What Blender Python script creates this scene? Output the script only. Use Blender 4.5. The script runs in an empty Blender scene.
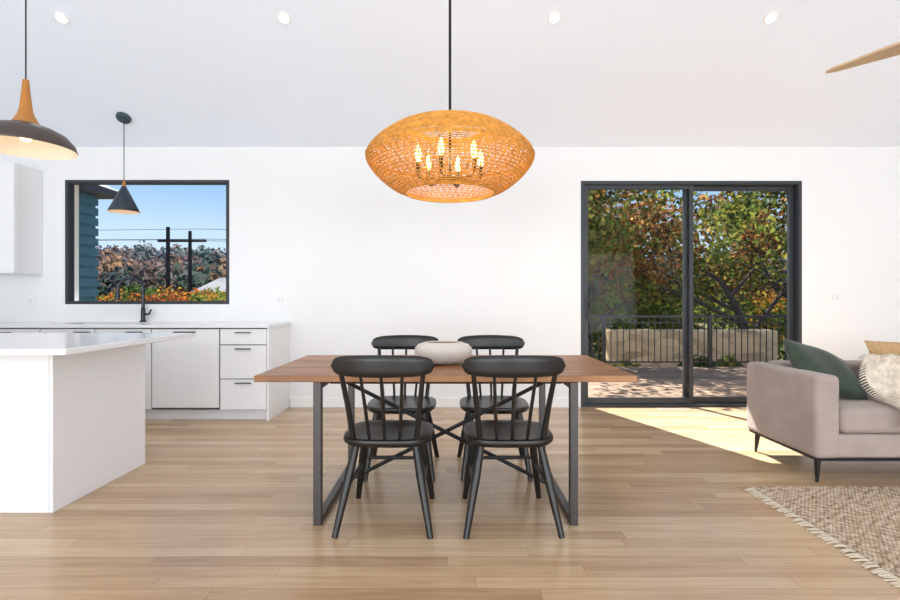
import bpy, math, random
import numpy as np
from mathutils import Vector, Matrix
random.seed(7); rng=np.random.default_rng(7)
S=bpy.context.scene
S.view_settings.view_transform='Standard'
S.view_settings.look='None'

def lin(r,g,b):
    o=[]
    for c in (r,g,b):
        c/=255.0
        o.append(c/12.92 if c<=0.04045 else ((c+0.055)/1.055)**2.4)
    return (o[0],o[1],o[2],1.0)

# ---------------------------------------------------------------- materials
def newmat(name):
    m=bpy.data.materials.new(name); m.use_nodes=True
    nt=m.node_tree; b=nt.nodes['Principled BSDF']
    return m,nt,b
def node(nt,t,**kw):
    n=nt.nodes.new(t)
    for k,v in kw.items(): setattr(n,k,v)
    return n
def mth(nt,op,a,b=None,c=None):
    n=nt.nodes.new('ShaderNodeMath'); n.operation=op
    for i,x in enumerate((a,b,c)):
        if x is None: continue
        if isinstance(x,(int,float)): n.inputs[i].default_value=x
        else: nt.links.new(x,n.inputs[i])
    return n.outputs[0]
def mat(name,col,rough=0.5,metal=0.0,var=0.04,nscale=8.0,bump=0.0,bscale=60.0,spec=0.5,emit=None,es=0.0,sheen=0.0,stretch=None):
    m,nt,b=newmat(name)
    tc=node(nt,'ShaderNodeTexCoord')
    mp=node(nt,'ShaderNodeMapping'); nt.links.new(tc.outputs['Object'],mp.inputs['Vector'])
    if stretch: mp.inputs['Scale'].default_value=stretch
    nz=node(nt,'ShaderNodeTexNoise'); nz.inputs['Scale'].default_value=nscale; nz.inputs['Detail'].default_value=5
    nt.links.new(mp.outputs[0],nz.inputs['Vector'])
    r=node(nt,'ShaderNodeValToRGB')
    r.color_ramp.elements[0].position=0.3; r.color_ramp.elements[1].position=0.7
    r.color_ramp.elements[0].color=tuple(max(0,c*(1-var)) for c in col[:3])+(1,)
    r.color_ramp.elements[1].color=tuple(min(1,c*(1+var)) for c in col[:3])+(1,)
    nt.links.new(nz.outputs['Fac'],r.inputs['Fac']); nt.links.new(r.outputs['Color'],b.inputs['Base Color'])
    b.inputs['Roughness'].default_value=rough; b.inputs['Metallic'].default_value=metal
    b.inputs['Specular IOR Level'].default_value=spec
    if sheen: b.inputs['Sheen Weight'].default_value=sheen
    if emit: b.inputs['Emission Color'].default_value=emit; b.inputs['Emission Strength'].default_value=es
    if bump:
        n2=node(nt,'ShaderNodeTexNoise'); n2.inputs['Scale'].default_value=bscale; n2.inputs['Detail'].default_value=4
        nt.links.new(mp.outputs[0],n2.inputs['Vector'])
        bp=node(nt,'ShaderNodeBump'); bp.inputs['Strength'].default_value=bump; bp.inputs['Distance'].default_value=0.01
        nt.links.new(n2.outputs['Fac'],bp.inputs['Height']); nt.links.new(bp.outputs[0],b.inputs['Normal'])
    return m
def planks(name,cols,w,L,rough,gap=0.02,grain=0.25,axis='X',bump=0.15,gapdark=0.45,gfreq=28.0):
    m,nt,b=newmat(name); lk=nt.links.new
    tc=node(nt,'ShaderNodeTexCoord'); sp=node(nt,'ShaderNodeSeparateXYZ'); lk(tc.outputs['Object'],sp.inputs[0])
    u,v=(sp.outputs['X'],sp.outputs['Y']) if axis=='X' else (sp.outputs['Y'],sp.outputs['X'])
    vs=mth(nt,'DIVIDE',v,w); row=mth(nt,'FLOOR',vs); fv=mth(nt,'FRACT',vs)
    wn=node(nt,'ShaderNodeTexWhiteNoise',noise_dimensions='1D'); lk(row,wn.inputs['W'])
    us=mth(nt,'ADD',mth(nt,'DIVIDE',u,L),mth(nt,'MULTIPLY',wn.outputs['Value'],7.0))
    col=mth(nt,'FLOOR',us); fu=mth(nt,'FRACT',us)
    cb=node(nt,'ShaderNodeCombineXYZ'); lk(row,cb.inputs[0]); lk(col,cb.inputs[1])
    w2=node(nt,'ShaderNodeTexWhiteNoise',noise_dimensions='2D'); lk(cb.outputs[0],w2.inputs['Vector'])
    # grain coords
    gc=node(nt,'ShaderNodeCombineXYZ')
    lk(mth(nt,'ADD',mth(nt,'MULTIPLY',u,1.6),mth(nt,'MULTIPLY',w2.outputs['Value'],37.0)),gc.inputs[0])
    lk(mth(nt,'MULTIPLY',v,gfreq),gc.inputs[1]); lk(mth(nt,'MULTIPLY',w2.outputs['Value'],11.0),gc.inputs[2])
    g=node(nt,'ShaderNodeTexNoise'); g.inputs['Scale'].default_value=1.6; g.inputs['Detail'].default_value=6; g.inputs['Distortion'].default_value=0.6
    lk(gc.outputs[0],g.inputs['Vector'])
    f=mth(nt,'ADD',mth(nt,'MULTIPLY',w2.outputs['Value'],1-grain),mth(nt,'MULTIPLY',mth(nt,'SUBTRACT',g.outputs['Fac'],0.3),grain*2.2))
    r=node(nt,'ShaderNodeValToRGB'); e=r.color_ramp.elements
    e[0].color=cols[0]; e[1].color=cols[-1]
    for i,c in enumerate(cols[1:-1]):
        x=e.new((i+1)/(len(cols)-1)); x.color=c
    lk(f,r.inputs['Fac'])
    g1=mth(nt,'LESS_THAN',fv,gap); g2=mth(nt,'LESS_THAN',fu,gap*w/L)
    gg=mth(nt,'MAXIMUM',g1,g2)
    mx=node(nt,'ShaderNodeMix',data_type='RGBA'); mx.blend_type='MULTIPLY'
    lk(gg,mx.inputs[0]); lk(r.outputs['Color'],mx.inputs[6]); mx.inputs[7].default_value=(gapdark,gapdark*.9,gapdark*.8,1)
    lk(mx.outputs[2],b.inputs['Base Color'])
    b.inputs['Roughness'].default_value=rough
    bp=node(nt,'ShaderNodeBump'); bp.inputs['Strength'].default_value=bump; bp.inputs['Distance'].default_value=0.004
    lk(mth(nt,'SUBTRACT',mth(nt,'MULTIPLY',g.outputs['Fac'],0.3),gg),bp.inputs['Height']); lk(bp.outputs[0],b.inputs['Normal'])
    return m
def glassmat(name,refl=0.004,tint=(0.99,0.995,0.99,1)):
    m=bpy.data.materials.new(name); m.use_nodes=True; nt=m.node_tree; nt.nodes.clear()
    o=node(nt,'ShaderNodeOutputMaterial'); t=node(nt,'ShaderNodeBsdfTransparent'); g=node(nt,'ShaderNodeBsdfGlossy')
    t.inputs[0].default_value=tint; g.inputs['Roughness'].default_value=0.02
    mx=node(nt,'ShaderNodeMixShader'); mx.inputs[0].default_value=refl
    nt.links.new(t.outputs[0],mx.inputs[1]); nt.links.new(g.outputs[0],mx.inputs[2]); nt.links.new(mx.outputs[0],o.inputs[0])
    return m
def leafmat(name):
    m=bpy.data.materials.new(name); m.use_nodes=True; nt=m.node_tree; nt.nodes.clear()
    o=node(nt,'ShaderNodeOutputMaterial'); a=node(nt,'ShaderNodeAttribute'); a.attribute_name='col'
    d=node(nt,'ShaderNodeBsdfDiffuse'); t=node(nt,'ShaderNodeBsdfTranslucent')
    nt.links.new(a.outputs['Color'],d.inputs[0]); nt.links.new(a.outputs['Color'],t.inputs[0])
    mx=node(nt,'ShaderNodeMixShader'); mx.inputs[0].default_value=0.5
    nt.links.new(d.outputs[0],mx.inputs[1]); nt.links.new(t.outputs[0],mx.inputs[2]); nt.links.new(mx.outputs[0],o.inputs[0])
    return m

M={}
M['wall']=mat('wall_paint',lin(242,242,242),0.75,var=0.008,nscale=2,bump=0.03,bscale=180,spec=0.2)
M['ceil']=mat('ceiling_paint',lin(238,244,254),0.8,var=0.006,nscale=2,bump=0.03,bscale=150,spec=0.2)
M['trim']=mat('trim_paint',lin(244,243,241),0.45,var=0.005)
M['floor']=planks('oak_floor',[lin(166,133,98),lin(190,157,121),lin(206,175,138),lin(220,194,162)],0.083,1.3,0.24,gap=0.03,grain=0.42,gapdark=0.66)
M['deck']=planks('deck_boards',[lin(112,88,66),lin(138,110,84),lin(158,128,98)],0.14,3.6,0.7,gap=0.06,grain=0.4,axis='X',gapdark=0.25)
M['table']=planks('acacia_top',[lin(96,60,34),lin(142,94,54),lin(170,120,74),lin(196,148,98)],0.12,2.4,0.42,gap=0.01,grain=0.75,gapdark=0.6,gfreq=16.0)
M['cab']=mat('cabinet_white',lin(242,242,243),0.4,var=0.004)
M['quartz']=mat('quartz_white',lin(236,236,238),0.18,var=0.02,nscale=3)
M['gap']=mat('shadow_gap',lin(90,90,92),0.7)
M['frame']=mat('anodised_dark_frame',lin(52,56,60),0.45,metal=0.2)
M['black']=mat('black_metal',lin(30,29,30),0.42,metal=0.3)
M['tmetal']=mat('gunmetal',lin(76,72,70),0.42,metal=0.5)
M['chair']=mat('black_stained_wood',lin(23,21,20),0.36,var=0.15,nscale=12,bump=0.05,stretch=(1,6,1))
M['glass']=glassmat('window_glass')
M['ratt']=mat('woven_rattan',lin(214,150,60),0.65,var=0.28,nscale=30)
M['copper']=mat('copper_wood',lin(186,124,58),0.36,metal=0.35,var=0.1)
M['domeout']=mat('bronze_shade',lin(80,70,66),0.4,metal=0.35)
M['domein']=mat('shade_inner_white',lin(225,215,200),0.5)
M['navy']=mat('slate_blue_metal',lin(44,54,66),0.42,metal=0.3)
M['canopy']=mat('teal_canopy_metal',lin(62,80,88),0.45,metal=0.3)
M['bulb']=mat('bulb_glow',lin(255,214,150),0.3,emit=lin(255,200,120),es=12.0)
M['dl']=mat('downlight_lens',lin(255,250,240),0.3,emit=lin(255,248,238),es=9.0)
M['steel']=mat('faucet_steel',lin(58,62,66),0.3,metal=0.75)
M['sofa']=mat('taupe_velvet',lin(170,154,145),0.85,var=0.12,nscale=5,bump=0.15,bscale=220,sheen=0.15,spec=0.2)
M['green']=mat('green_velvet',lin(52,64,50),0.75,var=0.25,nscale=9,bump=0.1,sheen=0.2,spec=0.25)
M['fur']=mat('cream_knit',lin(222,208,190),0.9,var=0.18,nscale=25,bump=0.8,bscale=70)
M['straw']=mat('straw_weave',lin(186,150,104),0.8,var=0.25,nscale=70,bump=0.6,bscale=120)
M['ceramic']=mat('white_ceramic',lin(212,205,196),0.5,var=0.04,bump=0.05)
M['fanwood']=mat('fan_blade_wood',lin(206,178,142),0.5,var=0.12,nscale=6,stretch=(1,1,1))
M['siding']=mat('teal_siding',lin(64,108,124),0.6,var=0.1)
M['roof']=mat('dark_roof',lin(70,72,80),0.8,var=0.2,nscale=20)
M['bark']=mat('tree_bark',lin(58,48,42),0.9,var=0.35,nscale=9,bump=0.6,bscale=25)
M['ground']=mat('leaf_litter_ground',lin(100,88,52),0.95,var=0.4,nscale=1.2,bump=0.5,bscale=4)
M['leaf']=leafmat('autumn_leaves')
M['pole']=mat('pole_wood',lin(40,34,32),0.9)
M['fringe']=mat('rug_fringe',lin(218,204,182),0.9)
def rugmat():
    m,nt,b=newmat('woven_rug'); lk=nt.links.new
    tc=node(nt,'ShaderNodeTexCoord'); sp=node(nt,'ShaderNodeSeparateXYZ'); lk(tc.outputs['Object'],sp.inputs[0])
    x,y=sp.outputs['X'],sp.outputs['Y']
    def tri(a,p): return mth(nt,'ABSOLUTE',mth(nt,'SUBTRACT',mth(nt,'FRACT',mth(nt,'DIVIDE',a,p)),0.5))
    s=mth(nt,'ADD',tri(x,0.30),tri(y,0.20))
    dia=mth(nt,'FRACT',mth(nt,'MULTIPLY',s,4.0))
    nz=node(nt,'ShaderNodeTexNoise'); nz.inputs['Scale'].default_value=45; nz.inputs['Detail'].default_value=3; lk(tc.outputs['Object'],nz.inputs['Vector'])
    wv=mth(nt,'MULTIPLY',mth(nt,'SINE',mth(nt,'MULTIPLY',x,300.0)),mth(nt,'SINE',mth(nt,'MULTIPLY',y,220.0)))
    f=mth(nt,'ADD',mth(nt,'MULTIPLY',mth(nt,'LESS_THAN',dia,0.42),0.26),mth(nt,'ADD',mth(nt,'MULTIPLY',mth(nt,'SUBTRACT',nz.outputs['Fac'],0.34),1.8),mth(nt,'MULTIPLY',wv,0.2)))
    r=node(nt,'ShaderNodeValToRGB'); e=r.color_ramp.elements
    e[0].color=lin(222,204,180); e[1].color=lin(116,90,68); e[1].position=0.95; k=e.new(0.45); k.color=lin(186,160,132)
    lk(f,r.inputs['Fac']); lk(r.outputs['Color'],b.inputs['Base Color']); b.inputs['Roughness'].default_value=0.95
    bp=node(nt,'ShaderNodeBump'); bp.inputs['Strength'].default_value=0.6; bp.inputs['Distance'].default_value=0.005
    lk(mth(nt,'ADD',wv,nz.outputs['Fac']),bp.inputs['Height']); lk(bp.outputs[0],b.inputs['Normal'])
    return m
M['rug']=rugmat()
def stonemat():
    m,nt,b=newmat('stacked_stone'); lk=nt.links.new
    tc=node(nt,'ShaderNodeTexCoord'); mp=node(nt,'ShaderNodeMapping'); lk(tc.outputs['Object'],mp.inputs[0]); mp.inputs['Scale'].default_value=(2.4,2.4,6)
    v=node(nt,'ShaderNodeTexVoronoi'); v.inputs['Scale'].default_value=1.3; lk(mp.outputs[0],v.inputs['Vector'])
    r=node(nt,'ShaderNodeValToRGB'); e=r.color_ramp.elements; e[0].color=lin(150,118,84); e[1].color=lin(216,184,140)
    lk(v.outputs['Color'],r.inputs['Fac']); lk(r.outputs['Color'],b.inputs['Base Color']); b.inputs['Roughness'].default_value=0.9
    bp=node(nt,'ShaderNodeBump'); bp.inputs['Strength'].default_value=0.7; lk(v.outputs['Distance'],bp.inputs['Height']); lk(bp.outputs[0],b.inputs['Normal'])
    return m
M['stone']=stonemat()

# ---------------------------------------------------------------- mesh builder
def empty(name,loc=(0,0,0),rz=0):
    e=bpy.data.objects.new(name,None); S.collection.objects.link(e); e.location=loc; e.rotation_euler=(0,0,rz); e.empty_display_size=0.1
    return e
class MB:
    def __init__(s): s.v=[]; s.f=[]
    def box(s,x0,x1,y0,y1,z0,z1):
        n=len(s.v)
        s.v+=[(x0,y0,z0),(x1,y0,z0),(x1,y1,z0),(x0,y1,z0),(x0,y0,z1),(x1,y0,z1),(x1,y1,z1),(x0,y1,z1)]
        s.f+=[tuple(n+i for i in q) for q in ((0,3,2,1),(4,5,6,7),(0,1,5,4),(1,2,6,5),(2,3,7,6),(3,0,4,7))]
        return s
    def tube(s,pts,r,seg=10,closed=False,flat=1.0):
        pts=[Vector(p) for p in pts]; n=len(pts)
        if not hasattr(r,'__len__'): r=[r]*n
        base=len(s.v); up=None
        for i,p in enumerate(pts):
            a=pts[(i-1)%n] if (closed or i>0) else p; b=pts[(i+1)%n] if (closed or i<n-1) else p
            t=(b-a).normalized()
            if up is None:
                up=Vector((0,0,1)) if abs(t.z)<0.9 else Vector((1,0,0))
            x=t.cross(up).normalized(); y=x.cross(t).normalized(); up=y
            for k in range(seg):
                an=2*math.pi*k/seg
                s.v.append(tuple(p+x*(math.cos(an)*r[i])+y*(math.sin(an)*r[i]*flat)))
        m=n if closed else n-1
        for i in range(m):
            j=(i+1)%n
            for k in range(seg):
                l=(k+1)%seg
                s.f.append((base+i*seg+k,base+i*seg+l,base+j*seg+l,base+j*seg+k))
        if not closed:
            s.f.append(tuple(base+k for k in range(seg))[::-1]); s.f.append(tuple(base+(n-1)*seg+k for k in range(seg)))
        return s
    def lathe(s,prof,cx=0,cy=0,seg=48,exp=None,sx=1,sy=1,close=False):
        base=len(s.v); n=len(prof)
        for r,z in prof:
            for k in range(seg):
                a=2*math.pi*k/seg; c,d=math.cos(a),math.sin(a)
                if exp:
                    c=math.copysign(abs(c)**(2/exp),c); d=math.copysign(abs(d)**(2/exp),d)
                s.v.append((cx+c*r*sx,cy+d*r*sy,z))
        for i in range(n-1 if not close else n):
            j=(i+1)%n
            for k in range(seg):
                l=(k+1)%seg
                s.f.append((base+i*seg+k,base+i*seg+l,base+j*seg+l,base+j*seg+k))
        return s
    def build(s,name,m,parent=None,bevel=0,smooth=False,local=False,subs=0,seg=3,fix=False):
        me=bpy.data.meshes.new(name); me.from_pydata(s.v,[],s.f); me.update()
        if fix or smooth:
            import bmesh
            bm=bmesh.new(); bm.from_mesh(me); bmesh.ops.remove_doubles(bm,verts=bm.verts,dist=1e-6); bmesh.ops.recalc_face_normals(bm,faces=bm.faces); bm.to_mesh(me); bm.free()
        me.materials.append(m)
        if smooth:
            for p in me.polygons: p.use_smooth=True
            me.set_sharp_from_angle(angle=math.radians(42))
        o=bpy.data.objects.new(name,me); S.collection.objects.link(o)
        if parent:
            o.parent=parent
            if not local: o.location=-parent.location
        if bevel:
            b=o.modifiers.new('bevel','BEVEL'); b.width=bevel; b.segments=seg; b.limit_method='ANGLE'
            if seg>1:
                for p in me.polygons: p.use_smooth=True
                me.set_sharp_from_angle(angle=math.radians(95)) if seg>2 else me.set_sharp_from_angle(angle=math.radians(40))
        if subs:
            b=o.modifiers.new('sub','SUBSURF'); b.levels=subs; b.render_levels=subs
        return o
def B(x0,x1,y0,y1,z0,z1,name,m,parent=None,bevel=0,local=False,seg=3):
    return MB().box(x0,x1,y0,y1,z0,z1).build(name,m,parent,bevel,local=local,seg=seg)

# ---------------------------------------------------------------- room shell
YW=5.37; T=0.2; XL=-5.3; XR=6.2; YR=-4.17; EZ=2.795; RY=0.6
def ceilz(y): return EZ+0.5*(YW-y) if y>RY else EZ+0.5*(y-YR)
RZ=ceilz(RY+1e-6)
MB().box(XL-T,XR+T,YR-T,YW+T,-0.2,0).build('floor',M['floor'])
WX0,WX1,WZ0,WZ1=-4.135,-2.37,1.105,2.44
DX0,DX1,DZ1=1.405,3.78,2.43
w=MB()
w.box(XL-T,WX0,YW,YW+T,0,EZ); w.box(WX0,WX1,YW,YW+T,0,WZ0); w.box(WX0,WX1,YW,YW+T,WZ1,EZ)
w.box(WX1,DX0,YW,YW+T,0,EZ); w.box(DX0,DX1,YW,YW+T,DZ1,EZ); w.box(DX1,XR+T,YW,YW+T,0,EZ)
w.build('wall_back',M['wall'])
def gable(name,x0,x1):
    m=MB(); pr=[(YR-T,0),(YW+T,0),(YW+T,EZ),(YW,EZ),(RY,RZ),(YR,EZ),(YR-T,EZ)]
    k=len(pr); m.v=[(x0,y,z) for y,z in pr]+[(x1,y,z) for y,z in pr]
    m.f=[tuple(range(k)),tuple(range(k,2*k))[::-1]]+[(i,i+k,(i+1)%k+k,(i+1)%k) for i in range(k)]
    m.build(name,M['wall'],fix=True)
gable('wall_left',XL-T,XL); gable('wall_right',XR,XR+T)
w=MB(); RW=[(-4.9,-0.3),(0.7,5.6)]
w.box(XL,RW[0][0],YR-T,YR,0,EZ); w.box(RW[0][1],RW[1][0],YR-T,YR,0,EZ); w.box(RW[1][1],XR,YR-T,YR,0,EZ)
for a,b in RW: w.box(a,b,YR-T,YR,0,0.12); w.box(a,b,YR-T,YR,2.6,EZ)
w.build('wall_rear',M['wall'])
m=MB()
def slab(m,y0,z0,y1,z1,t):
    n=len(m.v)
    for x in (XL-T,XR+T):
        m.v+=[(x,y0,z0),(x,y1,z1),(x,y1,z1+t),(x,y0,z0+t)]
    m.f+=[(n,n+1,n+2,n+3),(n+4,n+7,n+6,n+5),(n,n+4,n+5,n+1),(n+3,n+2,n+6,n+7),(n,n+3,n+7,n+4),(n+1,n+5,n+6,n+2)]
slab(m,YW+0.4,EZ-0.2,RY,RZ,0.22); slab(m,YR-0.4,EZ-0.2,RY,RZ,0.22)
m.build('ceiling',M['ceil'],fix=True)
bb=MB(); bb.box(-1.715,DX0-0.01,YW-0.014,YW,0.001,0.10); bb.box(DX1+0.01,XR,YW-0.014,YW,0.001,0.10)
bb.build('baseboard_back',M['trim'])
B(XR-0.014,XR,YR,YW-0.02,0.001,0.10,'baseboard_right',M['trim'])
B(XL,XL+0.014,YR,4.7,0.001,0.10,'baseboard_left',M['trim'])

def frame(mb,x0,x1,z0,z1,y0,y1,t,tb=None):
    tb=t if tb is None else tb
    mb.box(x0,x0+t,y0,y1,z0,z1); mb.box(x1-t,x1,y0,y1,z0,z1); mb.box(x0+t,x1-t,y0,y1,z0,z0+tb); mb.box(x0+t,x1-t,y0,y1,z1-t,z1)
e=empty('window_1',((WX0+WX1)/2,YW+0.05,WZ0))
f=MB(); frame(f,WX0,WX1,WZ0,WZ1,YW-0.004,YW+0.09,0.036); f.build('window_frame',M['frame'],e,bevel=0.004,seg=1)
B(WX0+0.036,WX1-0.036,YW+0.06,YW+0.066,WZ0+0.036,WZ1-0.036,'pane',M['glass'],e)
e=empty('door_1',((DX0+DX1)/2,YW+0.05,0))
f=MB(); frame(f,DX0,DX1,0.0,DZ1,YW-0.004,YW+0.14,0.04,0.03); f.build('outer_frame',M['frame'],e,bevel=0.004,seg=1)
mid=2.575
f=MB(); frame(f,DX0+0.04,mid+0.05,0.03,DZ1-0.04,YW+0.02,YW+0.06,0.045,0.065); f.build('sliding_panel',M['frame'],e,bevel=0.004,seg=1)
f=MB(); frame(f,mid-0.03,DX1-0.04,0.03,DZ1-0.04,YW+0.07,YW+0.11,0.05,0.065); f.build('fixed_panel',M['frame'],e,bevel=0.004,seg=1)
B(DX0+0.085,mid+0.005,YW+0.037,YW+0.043,0.095,DZ1-0.085,'pane_sliding',M['glass'],e)
B(mid+0.02,DX1-0.09,YW+0.087,YW+0.093,0.095,DZ1-0.085,'pane_fixed',M['glass'],e)
h=MB(); h.tube([(DX0+0.065,YW+0.02,1.2),(DX0+0.065,YW-0.02,1.2),(DX0+0.065,YW-0.02,0.95),(DX0+0.065,YW+0.02,0.95)],0.007,8); h.build('pull_handle',M['frame'],e)
for i,(a,b) in enumerate(RW):
    e=empty('window_%d'%(i+2),((a+b)/2,YR-0.1,0.12)); f=MB(); frame(f,a,b,0.12,2.6,YR-0.16,YR-0.02,0.05)
    f.box((a+b)/2-0.04,(a+b)/2+0.04,YR-0.14,YR-0.04,0.17,2.55); f.build('window_frame',M['frame'],e)
    l=bpy.data.lights.new('window_daylight','AREA'); l.shape='RECTANGLE'; l.size=b-a-0.1; l.size_y=2.4; l.energy=238; l.color=(0.91,0.96,1.0)  # added fill lamp at the unseen rear opening, brightens the room
    o=bpy.data.objects.new('window_daylight_%d'%(i+1),l); S.collection.objects.link(o); o.location=((a+b)/2,YR+0.02,1.36); o.rotation_euler=(math.radians(99),0,0)

def plate(name,x,z,wd,ht,n=1):
    e=empty(name,(x,YW,z)); B(x-wd/2,x+wd/2,YW-0.008,YW,z-ht/2,z+ht/2,'cover_plate',M['trim'],e,bevel=0.003,seg=2)
    for k in range(n):
        cx=x+(k-(n-1)/2)*0.046; B(cx-0.016,cx+0.016,YW-0.012,YW-0.007,z-0.033,z+0.033,'rocker',M['quartz'],e,bevel=0.002,seg=1)
plate('light_switch',4.13,1.18,0.12,0.12,2); plate('light_switch',-1.82,1.15,0.12,0.12,2)
plate('wall_outlet',-4.5,1.14,0.075,0.12); plate('wall_outlet',-1.12,0.36,0.075,0.12)
e=empty('floor_vent',(2.35,5.2,0)); B(2.2,2.52,5.2,5.3,0.0,0.004,'grille_plate',M['fanwood'],e)
g=MB()
for k in range(14): g.box(2.22+k*0.021,2.23+k*0.021,5.21,5.29,0.004,0.0055)
g.build('slots',M['gap'],e)

for x in (-3.16,-1.35,0.85,2.61):
    y=4.07; z=ceilz(y); e=empty('recessed_downlight',(x,y,z)); e.rotation_euler=(-math.atan(0.5),0,0)
    MB().lathe([(0.036,-0.002),(0.038,-0.009),(0.052,-0.007),(0.056,0.0)],seg=32).build('trim_ring',M['trim'],e,local=True,smooth=True)
    MB().lathe([(0.0001,-0.003),(0.037,-0.003)],seg=32).build('lens',M['dl'],e,local=True)
    l=bpy.data.lights.new('downlight_lamp','SPOT'); l.energy=14; l.spot_size=math.radians(110); l.spot_blend=0.8; l.shadow_soft_size=0.05; l.color=(1,0.96,0.9)
    o=bpy.data.objects.new('downlight_lamp',l); S.collection.objects.link(o); o.parent=e; o.location=(0,0,-0.02)
    o.rotation_euler=(math.atan(0.5),0,0)

# ---------------------------------------------------------------- kitchen back run
e=empty('base_cabinets',(-3.4,5.05,0))
CX1=-1.725; CF=4.76; KL=XL+0.016
B(KL,CX1-0.022,CF+0.07,YW-0.002,0.0,0.10,'toe_kick',M['cab'],e)
c=MB(); c.box(KL,-3.93,CF+0.022,YW-0.002,0.101,0.885); c.box(-3.929,-3.001,CF+0.022,YW-0.002,0.101,0.62); c.box(-3.929,-3.001,CF+0.022,4.85,0.621,0.885); c.box(-3.929,-3.001,5.30,YW-0.002,0.621,0.885); c.box(-3.0,CX1-0.022,CF+0.022,YW-0.002,0.101,0.885)
c.build('carcass',M['gap'],e)
B(CX1-0.02,CX1,CF,YW-0.001,0.0,0.885,'end_panel',M['cab'],e,bevel=0.002,seg=1)
def front(x0,x1,z0,z1,hz=None,hx=None):
    B(x0+0.002,x1-0.002,CF,CF+0.02,z0+0.002,z1-0.002,'front_panel',M['cab'],e,bevel=0.0015,seg=1)
    if hz: 
        hx_=hx if hx else (x0+x1)/2
        B(hx_-0.075,hx_+0.075,CF-0.022,CF,hz-0.004,hz+0.004,'edge_pull',M['black'],e,bevel=0.001,seg=1)
for z0,z1 in ((0.725,0.875),(0.40,0.72),(0.105,0.395)): front(-2.19,CX1-0.022,z0,z1,z1-0.035)
B(-2.835,-2.2,CF-0.004,CF+0.016,0.125,0.872,'dishwasher_panel',M['cab'],e,bevel=0.002,seg=1)
B(-2.62,-2.42,CF-0.028,CF-0.004,0.84,0.85,'edge_pull',M['black'],e)
front(-3.38,-2.845,0.105,0.875,0.845,-3.0); front(-3.9,-3.385,0.105,0.875,0.845,-3.5)
for x0,x1 in ((-4.6,-3.905),(-5.28,-4.605)):
    for z0,z1 in ((0.725,0.875),(0.40,0.72),(0.105,0.395)): front(x0,x1,z0,z1,z1-0.035)
q=MB(); cy0=CF-0.025; q.box(KL,-3.85,cy0,YW-0.001,0.886,0.916); q.box(-3.08,CX1+0.012,cy0,YW-0.001,0.886,0.916); q.box(-3.85,-3.08,cy0,4.87,0.886,0.916); q.box(-3.85,-3.08,5.26,YW-0.001,0.886,0.916)
q.build('countertop',M['quartz'],e)
q=MB(); q.box(-3.86,-3.845,4.86,5.27,0.64,0.886); q.box(-3.085,-3.07,4.86,5.27,0.64,0.886); q.box(-3.86,-3.07,4.855,4.87,0.64,0.886); q.box(-3.86,-3.07,5.26,5.275,0.64,0.886); q.box(-3.86,-3.07,4.86,5.27,0.63,0.645)
q.build('sink_basin',M['steel'],e)
e=empty('kitchen_faucet',(-3.22,5.31,0.916))
m=MB(); m.lathe([(0.0001,0.917),(0.032,0.917),(0.032,0.925),(0.022,0.935),(0.021,1.06),(0.015,1.075),(0.0001,1.075)],-3.26,5.31,24)
arc=[(-3.26,5.31,1.06),(-3.26,5.31,1.27)]
for k in range(13):
    a=math.pi*k/12; arc.append((-3.26-0.10*(1-math.cos(a)),5.31-0.05*(1-math.cos(a)),1.27+0.11*math.sin(a)))
arc.append((-3.462,5.208,1.23))
m.tube(arc,0.016,12); m.tube([(-3.462,5.208,1.25),(-3.464,5.207,1.15)],[0.019,0.023],12)
m.tube([(-3.24,5.31,1.0),(-3.19,5.30,1.0),(-3.16,5.29,1.05)],[0.012,0.010,0.007],10)
m.build('faucet_body',M['steel'],e,smooth=True)
e=empty('wall_cabinet',(-4.8,5.2,1.42))
B(XL+0.001,-4.37,5.035,YW-0.001,1.42,2.53,'carcass',M['cab'],e,bevel=0.003,seg=2)
B(XL+0.004,-4.845,5.015,5.034,1.423,2.527,'door_panel',M['cab'],e,bevel=0.002,seg=1); B(-4.84,-4.373,5.015,5.034,1.423,2.527,'door_panel',M['cab'],e,bevel=0.002,seg=1)
e=empty('kitchen_island',(-3.4,3.0,0))
B(-4.7,-2.167,2.722,3.50,0.0,0.885,'island_base',M['cab'],e)
B(-2.165,-2.145,2.70,3.52,0.0,0.885,'end_panel',M['cab'],e,bevel=0.002,seg=1)
B(-4.7,-2.167,2.70,2.72,0.0,0.885,'front_panel',M['cab'],e,bevel=0.002,seg=1)
B(-4.9,-1.83,2.38,3.55,0.887,0.917,'island_top',M['quartz'],e,bevel=0.003,seg=2)

# ---------------------------------------------------------------- dining table
e=empty('dining_table',(-0.02,3.02,0))
tx=-0.022
B(tx-0.975,tx+0.975,2.54,3.50,0.732,0.765,'table_top',M['table'],e,bevel=0.004,seg=2)
m=MB(); hx=0.655
for s in (-1,1):
    x=tx+s*hx
    for y in (2.565,3.435): m.box(x-0.02,x+0.02,y-0.02,y+0.02,0.0,0.731)
    m.box(x-0.02,x+0.02,2.586,3.414,0.0,0.035); m.box(x-0.02,x+0.02,2.586,3.414,0.695,0.731)
m.build('end_frames',M['tmetal'],e,bevel=0.002,seg=1)
m=MB()
m.tube([(tx-hx+0.02,3.0-0.012,0.68),(tx+hx-0.02,3.0-0.012,0.04)],0.012,8)
m.tube([(tx+hx-0.02,3.0+0.014,0.68),(tx-hx+0.02,3.0+0.014,0.04)],0.012,8)
m.tube([(tx-hx+0.02,2.75,0.70),(tx+hx-0.02,2.75,0.70)],0.011,8); m.tube([(tx-hx+0.02,3.25,0.70),(tx+hx-0.02,3.25,0.70)],0.011,8)
m.build('cross_braces',M['black'],e,smooth=True)
e=empty('ceramic_bowl',(-0.04,3.02,0.766))
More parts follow.
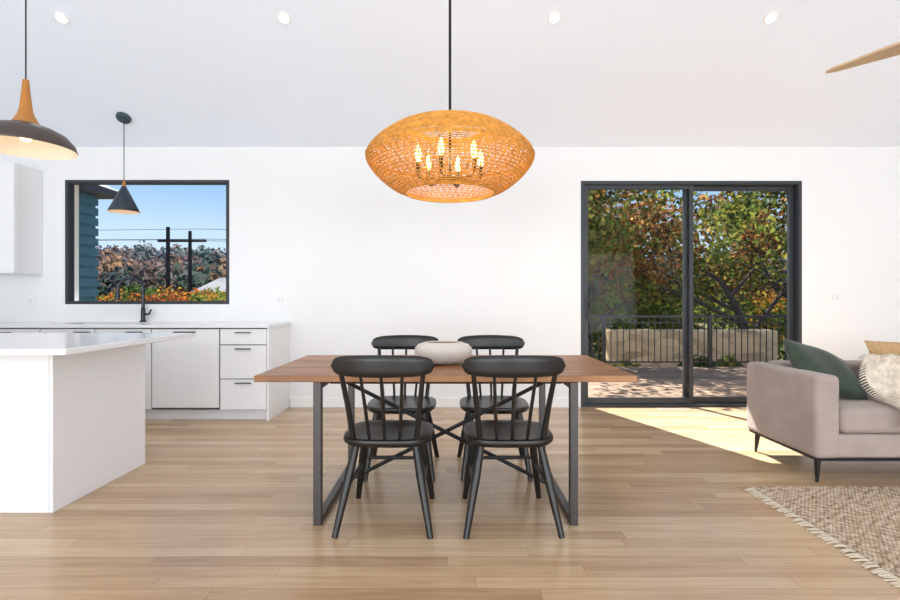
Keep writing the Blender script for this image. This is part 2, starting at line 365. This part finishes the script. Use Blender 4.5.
m=MB(); P=[(0.0001,0.766),(0.07,0.766),(0.11,0.775),(0.155,0.80),(0.175,0.835),(0.172,0.862),(0.15,0.885),(0.11,0.897),(0.104,0.893),(0.14,0.878),(0.16,0.858),(0.162,0.835),(0.145,0.808),(0.10,0.785),(0.0001,0.778)]
m.lathe(P,-0.04,3.02,56,sx=1.0,sy=0.8)
m.build('bowl_body',M['ceramic'],e,smooth=True)

# ---------------------------------------------------------------- chairs
def chair(x,y,rz):
    e=empty('dining_chair',(x,y,0),rz)
    m=MB(); m.lathe([(0.0001,0.412),(0.8,0.412),(0.93,0.42),(0.985,0.432),(1.0,0.444),(0.985,0.455),(0.94,0.459),(0.75,0.452),(0.4,0.446),(0.0001,0.446)],0,0.01,56,exp=3.4,sx=0.232,sy=0.222)
    m.build('seat',M['chair'],e,smooth=True,local=True)
    lg=[((-.15,-.135,.42),(-.232,-.25,0)),((.15,-.135,.42),(.232,-.25,0)),((-.155,.15,.42),(-.215,.24,0)),((.155,.15,.42),(.215,.24,0))]
    def at(l,t): return tuple(Vector(l[0]).lerp(Vector(l[1]),t))
    for i,l in enumerate(lg):
        MB().tube([at(l,0),at(l,.35),at(l,1)],[0.019,0.0225,0.015],12).build('leg_%d'%(i+1),M['chair'],e,smooth=True,local=True)
    m=MB()
    for a,b,t in ((0,2,.48),(1,3,.48),(2,3,.40)):
        p,q=Vector(at(lg[a],t)),Vector(at(lg[b],t)); m.tube([p,p.lerp(q,.5),q],[0.009,0.012,0.009],8)
    m.build('stretchers',M['chair'],e,smooth=True,local=True)
    m=MB()
    def cy(u): return -0.305+0.065*u*u
    for s in (-1,1):
        m.tube([(s*.158,-.165,.448),(s*.176,-.205,.62),(s*.198,cy(s*.78)+.002,.80)],[0.015,0.014,0.012],10)
    for s in (-1,0,1):
        m.tube([(s*.075,-.178,.448),(s*.088,-.225,.62),(s*.10,cy(s*.4)+.002,.80)],[0.008,0.0095,0.008],8)
    m.build('back_spindles',M['chair'],e,smooth=True,local=True)
    m=MB(); nu,nv=33,9; t=0.011
    for side in (1,-1):
        for i in range(nu):
            u=-1+2*i/(nu-1); 
            hh=0.053*(1-abs(u)**9)**0.5*(1-0.14*u*u)+0.0005; zc=0.836-0.004*u*u
            for j in range(nv):
                v=-1+2*j/(nv-1); th=t*(1-0.9*abs(v)**6)*(1-0.7*abs(u)**12)
                m.v.append((0.253*u,cy(u)-0.03*((zc+v*hh)-0.80)*3+side*th,zc+v*hh))
    o=nu*nv
    for i in range(nu-1):
        for j in range(nv-1):
            a=i*nv+j; m.f.append((a,a+nv,a+nv+1,a+1)); m.f.append((o+a,o+a+1,o+a+nv+1,o+a+nv))
        for j in (0,nv-1):
            a=i*nv+j; m.f.append((a,a+nv,o+a+nv,o+a))
    for i in (0,nu-1):
        for j in range(nv-1):
            a=i*nv+j; m.f.append((a,a+1,o+a+1,o+a))
    m.build('crest_rail',M['chair'],e,smooth=True,local=True)
chair(-0.322,2.665,math.radians(-1)); chair(0.305,2.665,math.radians(1))
chair(-0.325,3.42,math.radians(180)); chair(0.297,3.42,math.radians(180))

# ---------------------------------------------------------------- woven pendant
px,py=0.0,3.1
e=empty('woven_pendant_light',(px,py,2.03))
ctrl=[(0.235,2.222),(0.33,2.198),(0.42,2.142),(0.484,2.085),(0.514,2.035),(0.502,1.985),(0.44,1.91),(0.35,1.842),(0.275,1.812)]
def crom(P,n):
    out=[]
    for i in range(len(P)-1):
        p0=P[max(i-1,0)];p1=P[i];p2=P[i+1];p3=P[min(i+2,len(P)-1)]
        for k in range(n):
            t=k/n; out.append(tuple(0.5*((2*p1[c])+(-p0[c]+p2[c])*t+(2*p0[c]-5*p1[c]+4*p2[c]-p3[c])*t*t+(-p0[c]+3*p1[c]-3*p2[c]+p3[c])*t**3) for c in range(len(p1))))
    out.append(P[-1]); return out
prof=crom(ctrl,5)
m=MB()
for i,(r,z) in enumerate(prof):
    rr=0.0065 if i in (0,len(prof)-1,20) else (0.0046 if i<18 else 0.0034)
    m.tube([(px+r*math.cos(2*math.pi*k/80),py+r*math.sin(2*math.pi*k/80),z) for k in range(80)],rr,5,closed=True)
NR=68
for k in range(NR):
    for tw in (-1,1):
        pts=[]
        for i,(r,z) in enumerate(prof[::2]):
            a=2*math.pi*(k/NR)+tw*0.026*i; pts.append((px+r*math.cos(a),py+r*math.sin(a),z))
        m.tube(pts,0.003,4)
m.build('woven_shade',M['ratt'],e,smooth=False)
m=MB(); m.tube([(px,py,ceilz(py)-0.01),(px,py,1.90)],0.009,10)
m.lathe([(0.0001,1.865),(0.012,1.87),(0.05,1.885),(0.05,1.91),(0.02,1.925),(0.0001,1.93)],px,py,24)
for k in range(6):
    a=2*math.pi*k/6+0.26; c,s=math.cos(a),math.sin(a)
    m.tube([(px+.03*c,py+.03*s,1.90),(px+.17*c,py+.17*s,1.89),(px+.20*c,py+.20*s,1.90),(px+.20*c,py+.20*s,1.93)],0.0075,8)
    m.tube([(px+.20*c,py+.20*s,1.92),(px+.20*c,py+.20*s,1.99)],0.013,10)
for k in range(4):
    a=math.pi/2*k+0.4; m.tube([(px,py,2.222),(px+.235*math.cos(a),py+.235*math.sin(a),2.222)],0.004,6)
m.lathe([(0.0001,ceilz(py)-0.06),(0.06,ceilz(py)-0.06),(0.065,ceilz(py)-0.04),(0.065,ceilz(py)+0.03)],px,py,24)
m.build('stem_and_arms',M['black'],e,smooth=True)
m=MB()
for k in range(6):
    a=2*math.pi*k/6+0.26; c,s=math.cos(a),math.sin(a)
    m.lathe([(0.008,1.99),(0.016,2.01),(0.018,2.035),(0.012,2.07),(0.0005,2.10)],px+.20*c,py+.20*s,12)
m.build('candle_bulbs',M['bulb'],e,smooth=True)
def point(name,loc,en,col,r=0.03,parent=None):
    l=bpy.data.lights.new(name,'POINT'); l.energy=en; l.color=col; l.shadow_soft_size=r
    o=bpy.data.objects.new(name,l); S.collection.objects.link(o)
    if parent: o.parent=parent; o.location=Vector(loc)-parent.location
    else: o.location=loc
for k in range(3):
    a=2*math.pi*k/3+0.7; point('pendant_bulb_light',(px+.10*math.cos(a),py+.10*math.sin(a),2.04),2.4,(1,0.80,0.52),0.03,e)

# island pendant
ix,iy=-2.545,3.0; k_=0.89
e=empty('dome_pendant_light',(ix,iy,2.06))
MB().lathe([(r*k_,z) for r,z in ((0.282,2.058),(0.284,2.066),(0.272,2.100),(0.228,2.147),(0.16,2.18),(0.09,2.20),(0.05,2.215))],ix,iy,64).build('dome_shade',M['domeout'],e,smooth=True)
MB().lathe([(r*k_,z) for r,z in ((0.282,2.058),(0.276,2.066),(0.262,2.094),(0.218,2.139),(0.155,2.17),(0.09,2.188),(0.0005,2.195))],ix,iy,64).build('shade_lining',M['domein'],e,smooth=True)
MB().lathe([(0.075,2.203),(0.06,2.225),(0.042,2.26),(0.032,2.30),(0.026,2.36),(0.02,2.42),(0.016,2.47),(0.0005,2.475)],ix,iy,40).build('neck',M['copper'],e,smooth=True)
m=MB(); m.tube([(ix,iy,2.47),(ix,iy,ceilz(iy))],0.004,8); m.lathe([(0.0001,ceilz(iy)-0.05),(0.06,ceilz(iy)-0.05),(0.06,ceilz(iy)+0.03)],ix,iy,24); m.build('cord',M['black'],e)
MB().lathe([(0.0005,2.10),(0.025,2.11),(0.032,2.135),(0.025,2.16),(0.015,2.19)],ix,iy,20).build('bulb',M['bulb'],e,smooth=True)
point('dome_bulb_light',(ix,iy,2.08),0.8,(1,0.9,0.75),0.03,e)
kx,ky=-3.26,5.0
e=empty('cone_pendant_light',(kx,ky,2.03))
MB().lathe([(0.138,2.03),(0.14,2.034),(0.02,2.285),(0.012,2.29)],kx,ky,48).build('cone_shade',M['navy'],e,smooth=True)
MB().lathe([(0.138,2.03),(0.13,2.04),(0.015,2.275)],kx,ky,48).build('shade_lining',M['domein'],e,smooth=True)
MB().lathe([(0.02,2.283),(0.014,2.315),(0.008,2.345),(0.0005,2.346)],kx,ky,24).build('tip',M['copper'],e,smooth=True)
MB().tube([(kx,ky,2.34),(kx,ky,ceilz(ky)-0.02)],0.004,8).build('cord',M['black'],e)
o=MB().lathe([(0.0001,-0.035),(0.06,-0.033),(0.068,-0.02),(0.068,0.0)],0,0,32).build('canopy',M['canopy'],e,smooth=True,local=True)
o.location=Vector((kx,ky,ceilz(ky)))-e.location; o.rotation_euler=(-math.atan(0.5),0,0)
MB().lathe([(0.0005,2.06),(0.025,2.075),(0.025,2.1),(0.01,2.14)],kx,ky,16).build('bulb',M['bulb'],e,smooth=True)

# ---------------------------------------------------------------- ceiling fan
fx,fy,fz=2.47,2.26,2.43
e=empty('ceiling_fan',(fx,fy,fz))
m=MB(); m.tube([(fx,fy,fz+0.1),(fx,fy,ceilz(fy)-0.01)],0.014,12)
m.lathe([(0.0001,fz-0.09),(0.06,fz-0.085),(0.10,fz-0.05),(0.11,fz),(0.10,fz+0.06),(0.05,fz+0.10),(0.0001,fz+0.105)],fx,fy,40)
m.lathe([(0.0001,ceilz(fy)-0.09),(0.05,ceilz(fy)-0.085),(0.07,ceilz(fy)-0.03),(0.07,ceilz(fy)+0.03)],fx,fy,32)
m.build('motor_and_rod',M['black'],e,smooth=True)
a0=math.atan2(0.54,-0.35)
for k in range(3):
    b=MB(); L0,L1=0.08,0.655; n=14; ring=[]
    for i in range(n):
        t=i/(n-1); x=L0+(L1-L0)*t; wd=0.045+0.022*math.sin(math.pi*min(t*1.25,1))
        wd=wd*(1-0.5*t**3)*(1 if t<0.93 else math.sqrt(max(0.05,1-((t-0.93)/0.07)**2)))
        ring.append((x,wd))
    for x,wd in ring:
        for yy,zz in ((-wd,-0.006),(wd,-0.006),(wd,0.006),(-wd,0.006)):
            b.v.append((x,yy,zz+yy*0.05))
    for i in range(n-1):
        for j in range(4):
            l=(j+1)%4; b.f.append((i*4+j,i*4+l,(i+1)*4+l,(i+1)*4+j))
    b.f.append((0,1,2,3)); b.f.append(tuple((n-1)*4+j for j in range(4)))
    o=b.build('blade_%d'%(k+1),M['fanwood'],e,local=True,fix=True); o.rotation_euler=(0,0,a0+k*2*math.pi/3)

# ---------------------------------------------------------------- sofa
e=empty('sofa',(3.38,3.5,0))
sx0,sx1,sy0,sy1=2.27,4.5,3.10,3.85
B(sx0+0.02,sx1-0.02,sy0+0.02,sy1-0.02,0.16,0.31,'base',M['sofa'],e,bevel=0.02)
B(sx0,sx0+0.16,sy0,sy1,0.16,0.68,'arm_left',M['sofa'],e,bevel=0.035,seg=4)
B(sx1-0.16,sx1,sy0,sy1,0.16,0.68,'arm_right',M['sofa'],e,bevel=0.035,seg=4)
B(sx0+0.155,sx1-0.155,sy1-0.17,sy1,0.2,0.69,'backrest',M['sofa'],e,bevel=0.035,seg=4)
mx=(sx0+sx1)/2
for a,b in ((sx0+0.165,mx-0.004),(mx+0.004,sx1-0.165)):
    B(a,b,sy0+0.0,sy1-0.175,0.315,0.475,'seat_cushion',M['sofa'],e,bevel=0.045,seg=5)
m=MB()
for x,y,s,q in ((sx0+0.06,sy0+0.07,-1,-1),(sx1-0.06,sy0+0.07,1,-1),(sx0+0.06,sy1-0.07,-1,1),(sx1-0.06,sy1-0.07,1,1)):
    m.tube([(x,y,0.162),(x+s*0.012,y+q*0.012,0.0)],[0.022,0.009],10)
m.box(sx0+0.02,sx1-0.02,sy0+0.02,sy1-0.02,0.145,0.162)
m.build('metal_legs',M['black'],e)
def pillow(name,m_,size,t,loc,rot,h=None):
    n=25; h=h or size; b=MB()
    for sd in (1,-1):
        for i in range(n):
            for j in range(n):
                u=-1+2*i/(n-1); v=-1+2*j/(n-1)
                k=max(0,(1-u*u)*(1-v*v))**0.42
                x=u*size/2*(1-0.07*(1-v*v)*abs(u)); y=v*h/2*(1-0.07*(1-u*u)*abs(v))
                b.v.append((x,y,sd*(t/2)*k*(1+0.08*math.sin(5*u+2*v))))
    o=n*n
    for i in range(n-1):
        for j in range(n-1):
            a=i*n+j; b.f.append((a,a+n,a+n+1,a+1)); b.f.append((o+a,o+a+1,o+a+n+1,o+a+n))
    ob=b.build(name,m_,smooth=True); ob.location=loc; ob.rotation_euler=rot
    for p in ob.data.polygons: p.use_smooth=True
    return ob
pillow('green_throw_pillow',M['green'],0.54,0.18,(2.62,3.50,0.655),(math.radians(44),math.radians(19),math.radians(8)),0.40)
pillow('woven_throw_pillow',M['straw'],0.62,0.13,(3.33,3.57,0.665),(math.radians(72),0,math.radians(-4)),0.40)
path=[(3.54,0.735),(3.49,0.745),(3.44,0.71),(3.41,0.63),(3.38,0.55),(3.32,0.505),(3.22,0.495),(3.12,0.495),(3.07,0.475),(3.055,0.41),(3.055,0.36)]
path=crom(path,5)
b=MB(); n=40
for i,(y,z) in enumerate(path):
    for j in range(n):
        u=j/(n-1); x=2.87+0.60*u+0.03*math.sin(i*0.3)-0.10*(1-u)*(i/len(path))**1.0
        fo=abs(math.sin(u*15+i*.12))
        b.v.append((x,y-0.02*fo-0.006,z+0.018*fo+0.012))
for i in range(len(path)-1):
    for j in range(n-1):
        a=i*n+j; b.f.append((a,a+1,a+n+1,a+n))
base=list(b.v)
for k in range(5000):
    p=Vector(random.choice(base))+Vector((random.uniform(-.016,.016),random.uniform(-.004,.004),random.uniform(-.004,.004)))
    d=Vector((random.uniform(-1,1),random.uniform(-1.2,0.2),random.uniform(-.8,.8))).normalized()*random.uniform(.006,.014)
    s=Vector((random.uniform(-1,1),random.uniform(-1,1),random.uniform(-1,1))).normalized()*0.0022
    q=len(b.v); b.v+=[tuple(p-s),tuple(p+s),tuple(p+d)]; b.f.append((q,q+1,q+2))
# tassel fringe along the left edge
for i in range(4,len(path)-1,1):
    p=Vector(base[i*n]); b.tube([p,p+Vector((-.03,-.01,-.006)),p+Vector((-.055,-.012,-.02))],[0.005,0.004,0.002],5)
b.build('knit_throw_blanket',M['fur'])

# ---------------------------------------------------------------- rug
e=empty('woven_rug',(3.2,2.1,0))
B(1.84,4.9,0.9,3.06,0.0,0.012,'rug_field',M['rug'],e,bevel=0.004,seg=2)
b=MB(); y=0.91
while y<3.05:
    a=random.uniform(-.012,.012); L=random.uniform(.05,.07)
    b.tube([(1.845,y,0.007),(1.84-L*.5,y+a,0.009),(1.84-L,y+a*1.8,0.004)],[0.0035,0.004,0.003],5); y+=0.014
b.build('fringe',M['fringe'],e)

# ---------------------------------------------------------------- exterior
e=empty('deck',(2.6,7.2,-0.05))
B(-1.0,6.6,YW+T+0.003,8.95,-0.09,-0.045,'deck_floor',M['deck'],e)
m=MB(); 
for x in (-0.9,2.8,6.5):
    for y in (5.9,8.8): m.box(x-.07,x+.07,y-.07,y+.07,-1.4,-0.09)
m.box(-1,6.6,8.9,8.95,-.3,-.09); m.build('deck_posts',M['bark'],e)
e=empty('deck_railing',(2.6,8.85,-0.045))
m=MB(); z0,z1=-0.045,0.88
m.box(-1,6.55,8.83,8.87,z1-.04,z1); m.box(-1,6.55,8.84,8.86,0.04,0.065); m.box(-1,6.55,8.84,8.86,z1-.14,z1-.12)
x=-1.0
while x<6.55: m.box(x-.007,x+.007,8.844,8.856,.05,z1-.03); x+=0.11
for x in (-.98,0.9,2.72,4.6,6.53): m.box(x-.03,x+.03,8.82,8.88,z0,z1+.02)
m.box(6.51,6.55,5.7,8.83,z1-.04,z1); m.box(6.52,6.54,5.7,8.83,.04,.065)
y=5.7
while y<8.8: m.box(6.524,6.536,y-.006,y+.006,.05,z1-.03); y+=0.11
m.build('rail_bars',M['black'],e)
B(3.15,6.5,9.9,10.3,-1.2,0.55,'stone_retaining_wall',M['stone'],None,bevel=0.03)
m=MB(); m.box(-4.85,-1.3,YW+T+0.23,7.0,2.86,2.96); m.box(-1.46,-1.34,6.84,6.96,-1.35,2.86)  # unseen roof and post, added to keep sun out of the kitchen window
m.build('porch_roof',M['roof'])

gx=np.linspace(-110,130,61); gy=np.concatenate([np.linspace(YW+T+0.05,24,14),np.linspace(27,110,28)])
def hz(x,y):
    base=-1.35
    k=max(0,(y-26)); right=min(1,max(0,(x+5)/25))
    return base+ (k*0.15 if k<44 else 44*0.15+(k-44)*0.02)*(1-0.6*right) + 0.8*math.sin(x*0.07)*min(1,k/20)+1.2*math.sin(x*0.021+1)*min(1,k/30)
b=MB()
for y in gy:
    for x in gx: b.v.append((float(x),float(y),hz(x,y)))
nx=len(gx)
for i in range(len(gy)-1):
    for j in range(nx-1):
        a=i*nx+j; b.f.append((a,a+1,a+nx+1,a+nx))
b.build('hillside_ground',M['ground'],smooth=True)

def leafmesh(name,cent,colr,size,aspect=0.7,parent=None,trunks=None):
    n=len(cent); 
    d1=rng.normal(size=(n,3)); d1/=np.linalg.norm(d1,axis=1)[:,None]
    d2=np.cross(d1,rng.normal(size=(n,3))); d2/=np.linalg.norm(d2,axis=1)[:,None]
    s=(np.asarray(size)*rng.uniform(.6,1.3,n))[:,None]
    V=np.stack([cent-d1*s,cent-d2*s*aspect*.6,cent+d1*s,cent+d2*s*aspect*.6],axis=1).reshape(-1,3)
    me=bpy.data.meshes.new(name); me.vertices.add(4*n); me.vertices.foreach_set('co',V.astype(np.float32).ravel())
    me.loops.add(4*n); me.loops.foreach_set('vertex_index',np.arange(4*n,dtype=np.int32))
    me.polygons.add(n); me.polygons.foreach_set('loop_start',np.arange(0,4*n,4,dtype=np.int32))
    me.update(calc_edges=True)
    at=me.color_attributes.new('col','FLOAT_COLOR','POINT')
    C=np.ones((n,4)); C[:,:3]=np.clip(colr,0,.95); C=np.repeat(C,4,axis=0); at.data.foreach_set('color',C.astype(np.float32).ravel())
    me.materials.append(M['leaf']); me.validate()
    o=bpy.data.objects.new(name,me); S.collection.objects.link(o)
    if parent: o.parent=parent; o.location=-parent.location
    return o
def pal(cols,n,w=None,gain=1.0):
    P=np.array([lin(*c)[:3] for c in cols]); idx=rng.choice(len(P),n,p=w)
    return P[idx]*rng.uniform(.7,1.25,(n,1))*gain
cent=[];cols=[];sz=[]
FP=[(86,72,58),(104,84,60),(72,80,56),(56,68,50),(124,92,60),(92,72,66),(82,84,80),(64,78,60),(60,68,64)]
for k in range(1700):
    y=random.uniform(32,84); x=random.uniform(-1.25,1.25)*y
    z=hz(x,y); r=random.uniform(0.9,1.6); hh=random.uniform(1.2,1.8)
    n=110; p=rng.normal(size=(n,3)); p/=np.linalg.norm(p,axis=1)[:,None]; p*=(rng.uniform(.55,1,n)**.5)[:,None]
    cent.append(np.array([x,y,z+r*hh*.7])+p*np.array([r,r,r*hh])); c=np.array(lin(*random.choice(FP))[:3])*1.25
    hzf=min(.4,(y-25)/130); c=c*(1-hzf)+np.array(lin(112,124,146)[:3])*hzf  # bluish distance haze mixed into the leaf colour, stronger farther away
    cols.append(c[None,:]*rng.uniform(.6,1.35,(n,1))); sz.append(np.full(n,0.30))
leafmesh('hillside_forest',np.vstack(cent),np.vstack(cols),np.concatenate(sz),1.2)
cent=[];cols=[];sz=[]
SP=[[(214,120,54),(186,96,40)],[(110,132,60),(86,108,50)],[(190,140,58),(170,118,50)],[(160,84,48),(136,70,44)],[(96,118,54),(140,140,60)],[(206,120,54),(180,92,44)],[(84,104,52),(70,90,44)]]
spots=[]
for k in range(60):
    y=random.uniform(14,24); x=-random.uniform(.32,.95)*y; spots.append((x,y,random.uniform(0.7,1.3),random.uniform(-.1,.8)))
for k in range(22):
    y=random.uniform(13,20); x=random.uniform(.15,.85)*y; spots.append((x,y,random.uniform(1.0,1.7),random.uniform(-.4,.7)))
for k in range(9):
    x=random.uniform(1.6,8); spots.append((x,random.uniform(9.35,9.5),random.uniform(.25,.38),random.uniform(-.7,-.1)))
for i_,(x,y,r,zc) in enumerate(spots):
    n=int(900*r); p=rng.normal(size=(n,3)); p/=np.linalg.norm(p,axis=1)[:,None]; p*=(rng.uniform(.3,1,n)**.5)[:,None]
    cent.append(np.array([x,y,zc])+p*np.array([r,r,r*.95])); cols.append(pal(random.choice(SP) if i_<60 else random.choice([SP[1],SP[4],SP[6],SP[2]]),n,gain=0.8)); sz.append(np.full(n,0.085))
leafmesh('autumn_shrubs',np.vstack(cent),np.vstack(cols),np.concatenate(sz))

def tree(x,y,z,H,seed,cols,nleaf,leafsize=.06,lean=(0,0),gain=0.85):
    R=random.Random(seed); e=empty('maple_tree',(x,y,z)); b=MB(); tips=[]
    def grow(p,d,L,r,lv):
        n=4; pts=[p.copy()]; rr=[r]; q=p.copy(); dd=d.copy()
        for i in range(n):
            dd=(dd+Vector((R.uniform(-.18,.18),R.uniform(-.18,.18),R.uniform(-.08,.08)))).normalized(); q=q+dd*L/n; pts.append(q.copy()); rr.append(r*(1-.5*(i+1)/n))
            if lv>=2: tips.append((q.copy(),lv))
        b.tube(pts,rr,8 if lv<2 else 5)
        if lv<4:
            m=5 if lv==0 else 4
            for k in range(m):
                t=0.35+.65*(k+1)/m
                i=min(n-1,int(t*n-1e-6)); bp=pts[i].lerp(pts[i+1],t*n-i)
                a=R.uniform(0,2*math.pi); sp=R.uniform(.7,1.4)
                nd=(dd+Vector((math.cos(a),math.sin(a),R.uniform(-.3,.25)))*sp).normalized()
                grow(bp,nd,L*R.uniform(.6,.78),rr[i]*.58,lv+1)
    grow(Vector((x,y,z)),Vector((lean[0],lean[1],1)).normalized(),H*.5,H*.022,0)
    b.build('trunk_and_branches',M['bark'],e,smooth=True)
    T=np.array([t[0][:] for t in tips]); idx=rng.integers(0,len(T),nleaf)
    c=T[idx]+rng.normal(size=(nleaf,3))*0.15
    g=(np.sin(c[:,0]*1.7+seed)+np.sin(c[:,2]*2.1+c[:,1]))>-0.1
    A=pal(cols,nleaf,gain=gain); G=pal([(96,112,50),(124,128,58),(150,140,62),(78,92,46)],nleaf,gain=gain)
    leafmesh('leaves',c,np.where(g[:,None],G,A),np.full(nleaf,leafsize),1.0,e)
C1=[(150,90,56),(128,80,50),(176,122,70),(104,78,50),(110,104,56),(186,146,86)]
C2=[(96,108,52),(120,124,60),(150,116,58),(84,92,50),(168,124,68)]
tree(7.2,11.8,-1.3,6.0,3,C1,9500,.068)
tree(3.6,12.9,-1.3,6.6,11,C2,10500,.072)
tree(10.4,13.6,-1.3,6.6,5,C2,9500,.078)
tree(6.0,15.6,-1.3,7.0,21,C1,6000,.09)
e=empty('neighbor_house',(-6.3,6.4,0))
m=MB(); m.box(-8.0,-5.26,5.85,7.42,-1.3,2.72)
z=-1.2
while z<2.7: m.box(-8.0,-5.235,5.83,7.445,z,z+.11); z+=.15
m.build('lap_siding',M['siding'],e)
m=MB(); m.v=[(-8.2,5.8,2.70),(-5.05,5.8,2.70),(-5.05,7.7,2.70),(-8.2,7.7,2.70),(-8.2,5.8,2.80),(-5.05,5.8,2.80),(-5.05,7.7,2.80),(-8.2,7.7,2.80),(-8.2,6.7,3.4),(-6.0,6.7,3.4)]
m.f=[(0,3,2,1),(0,1,5,4),(1,2,6,5),(2,3,7,6),(3,0,4,7),(4,5,9,8),(6,7,8,9),(5,6,9),(7,4,8)]
m.build('eave_roof',M['roof'],e,fix=True)
e=empty('distant_house',(-9.6,22.5,0)); B(-10.6,-8.2,21.3,24,-1.3,1.5,'house_body',M['siding'],e)
m=MB(); m.v=[(-10.9,21,1.5),(-8,21,1.5),(-8,24.3,1.5),(-10.9,24.3,1.5),(-10.4,22.6,2.15),(-8,22.6,2.15)]; m.f=[(0,1,5,4),(2,3,4,5),(0,4,3),(1,2,5),(0,3,2,1)]
m.build('gable_roof',M['roof'],e,fix=True)
e=empty('utility_poles',(-13.5,25,0)); m=MB()
m.tube([(-14.1,25,-1.4),(-14.1,25,4.8)],[.12,.09],10); m.tube([(-13.0,25,-1.4),(-13.0,25,4.6)],[.11,.08],10)
m.box(-14.6,-12.2,24.94,25.06,4.05,4.17)
m.build('poles_and_crossarm',M['pole'],e,smooth=False)
m=MB()
for z,x in ((4.15,-14.5),(4.2,-12.3),(4.7,-13.0)):
    m.tube([(x-16,29,z+.9),(x-8,27,z+.2),(x,25,z),(x+8,23,z-.35),(x+16,21.5,z+.1)],.012,4)
m.build('power_lines',M['pole'],e)

W=bpy.data.worlds.new('sky'); S.world=W; W.use_nodes=True; nt=W.node_tree
bg=nt.nodes['Background']; tc=node(nt,'ShaderNodeTexCoord'); sp=node(nt,'ShaderNodeSeparateXYZ'); nt.links.new(tc.outputs['Generated'],sp.inputs[0])
r=node(nt,'ShaderNodeValToRGB'); el=r.color_ramp.elements
el[0].position=0.0; el[0].color=lin(220,234,248); el[1].position=1.0; el[1].color=lin(62,122,206)
k=el.new(0.12); k.color=lin(196,222,246); k=el.new(0.26); k.color=lin(112,176,240)
nt.links.new(sp.outputs['Z'],r.inputs[0]); nt.links.new(r.outputs['Color'],bg.inputs[0]); bg.inputs[1].default_value=1.15
l=bpy.data.lights.new('sun','SUN'); l.energy=15.0; l.angle=math.radians(0.6); l.color=(1,0.98,0.96)
o=bpy.data.objects.new('sun',l); S.collection.objects.link(o); o.location=(-5,20,20)
el_=math.radians(47); d=Vector((0.375*math.cos(el_),-0.927*math.cos(el_),-math.sin(el_)))
o.rotation_euler=d.to_track_quat('-Z','Y').to_euler()

c=bpy.data.cameras.new('camera'); c.lens=20; c.sensor_width=36; c.clip_end=500
o=bpy.data.objects.new('camera',c); S.collection.objects.link(o); o.location=(0,0,1.15); o.rotation_euler=(math.radians(90),0,0)
S.camera=o
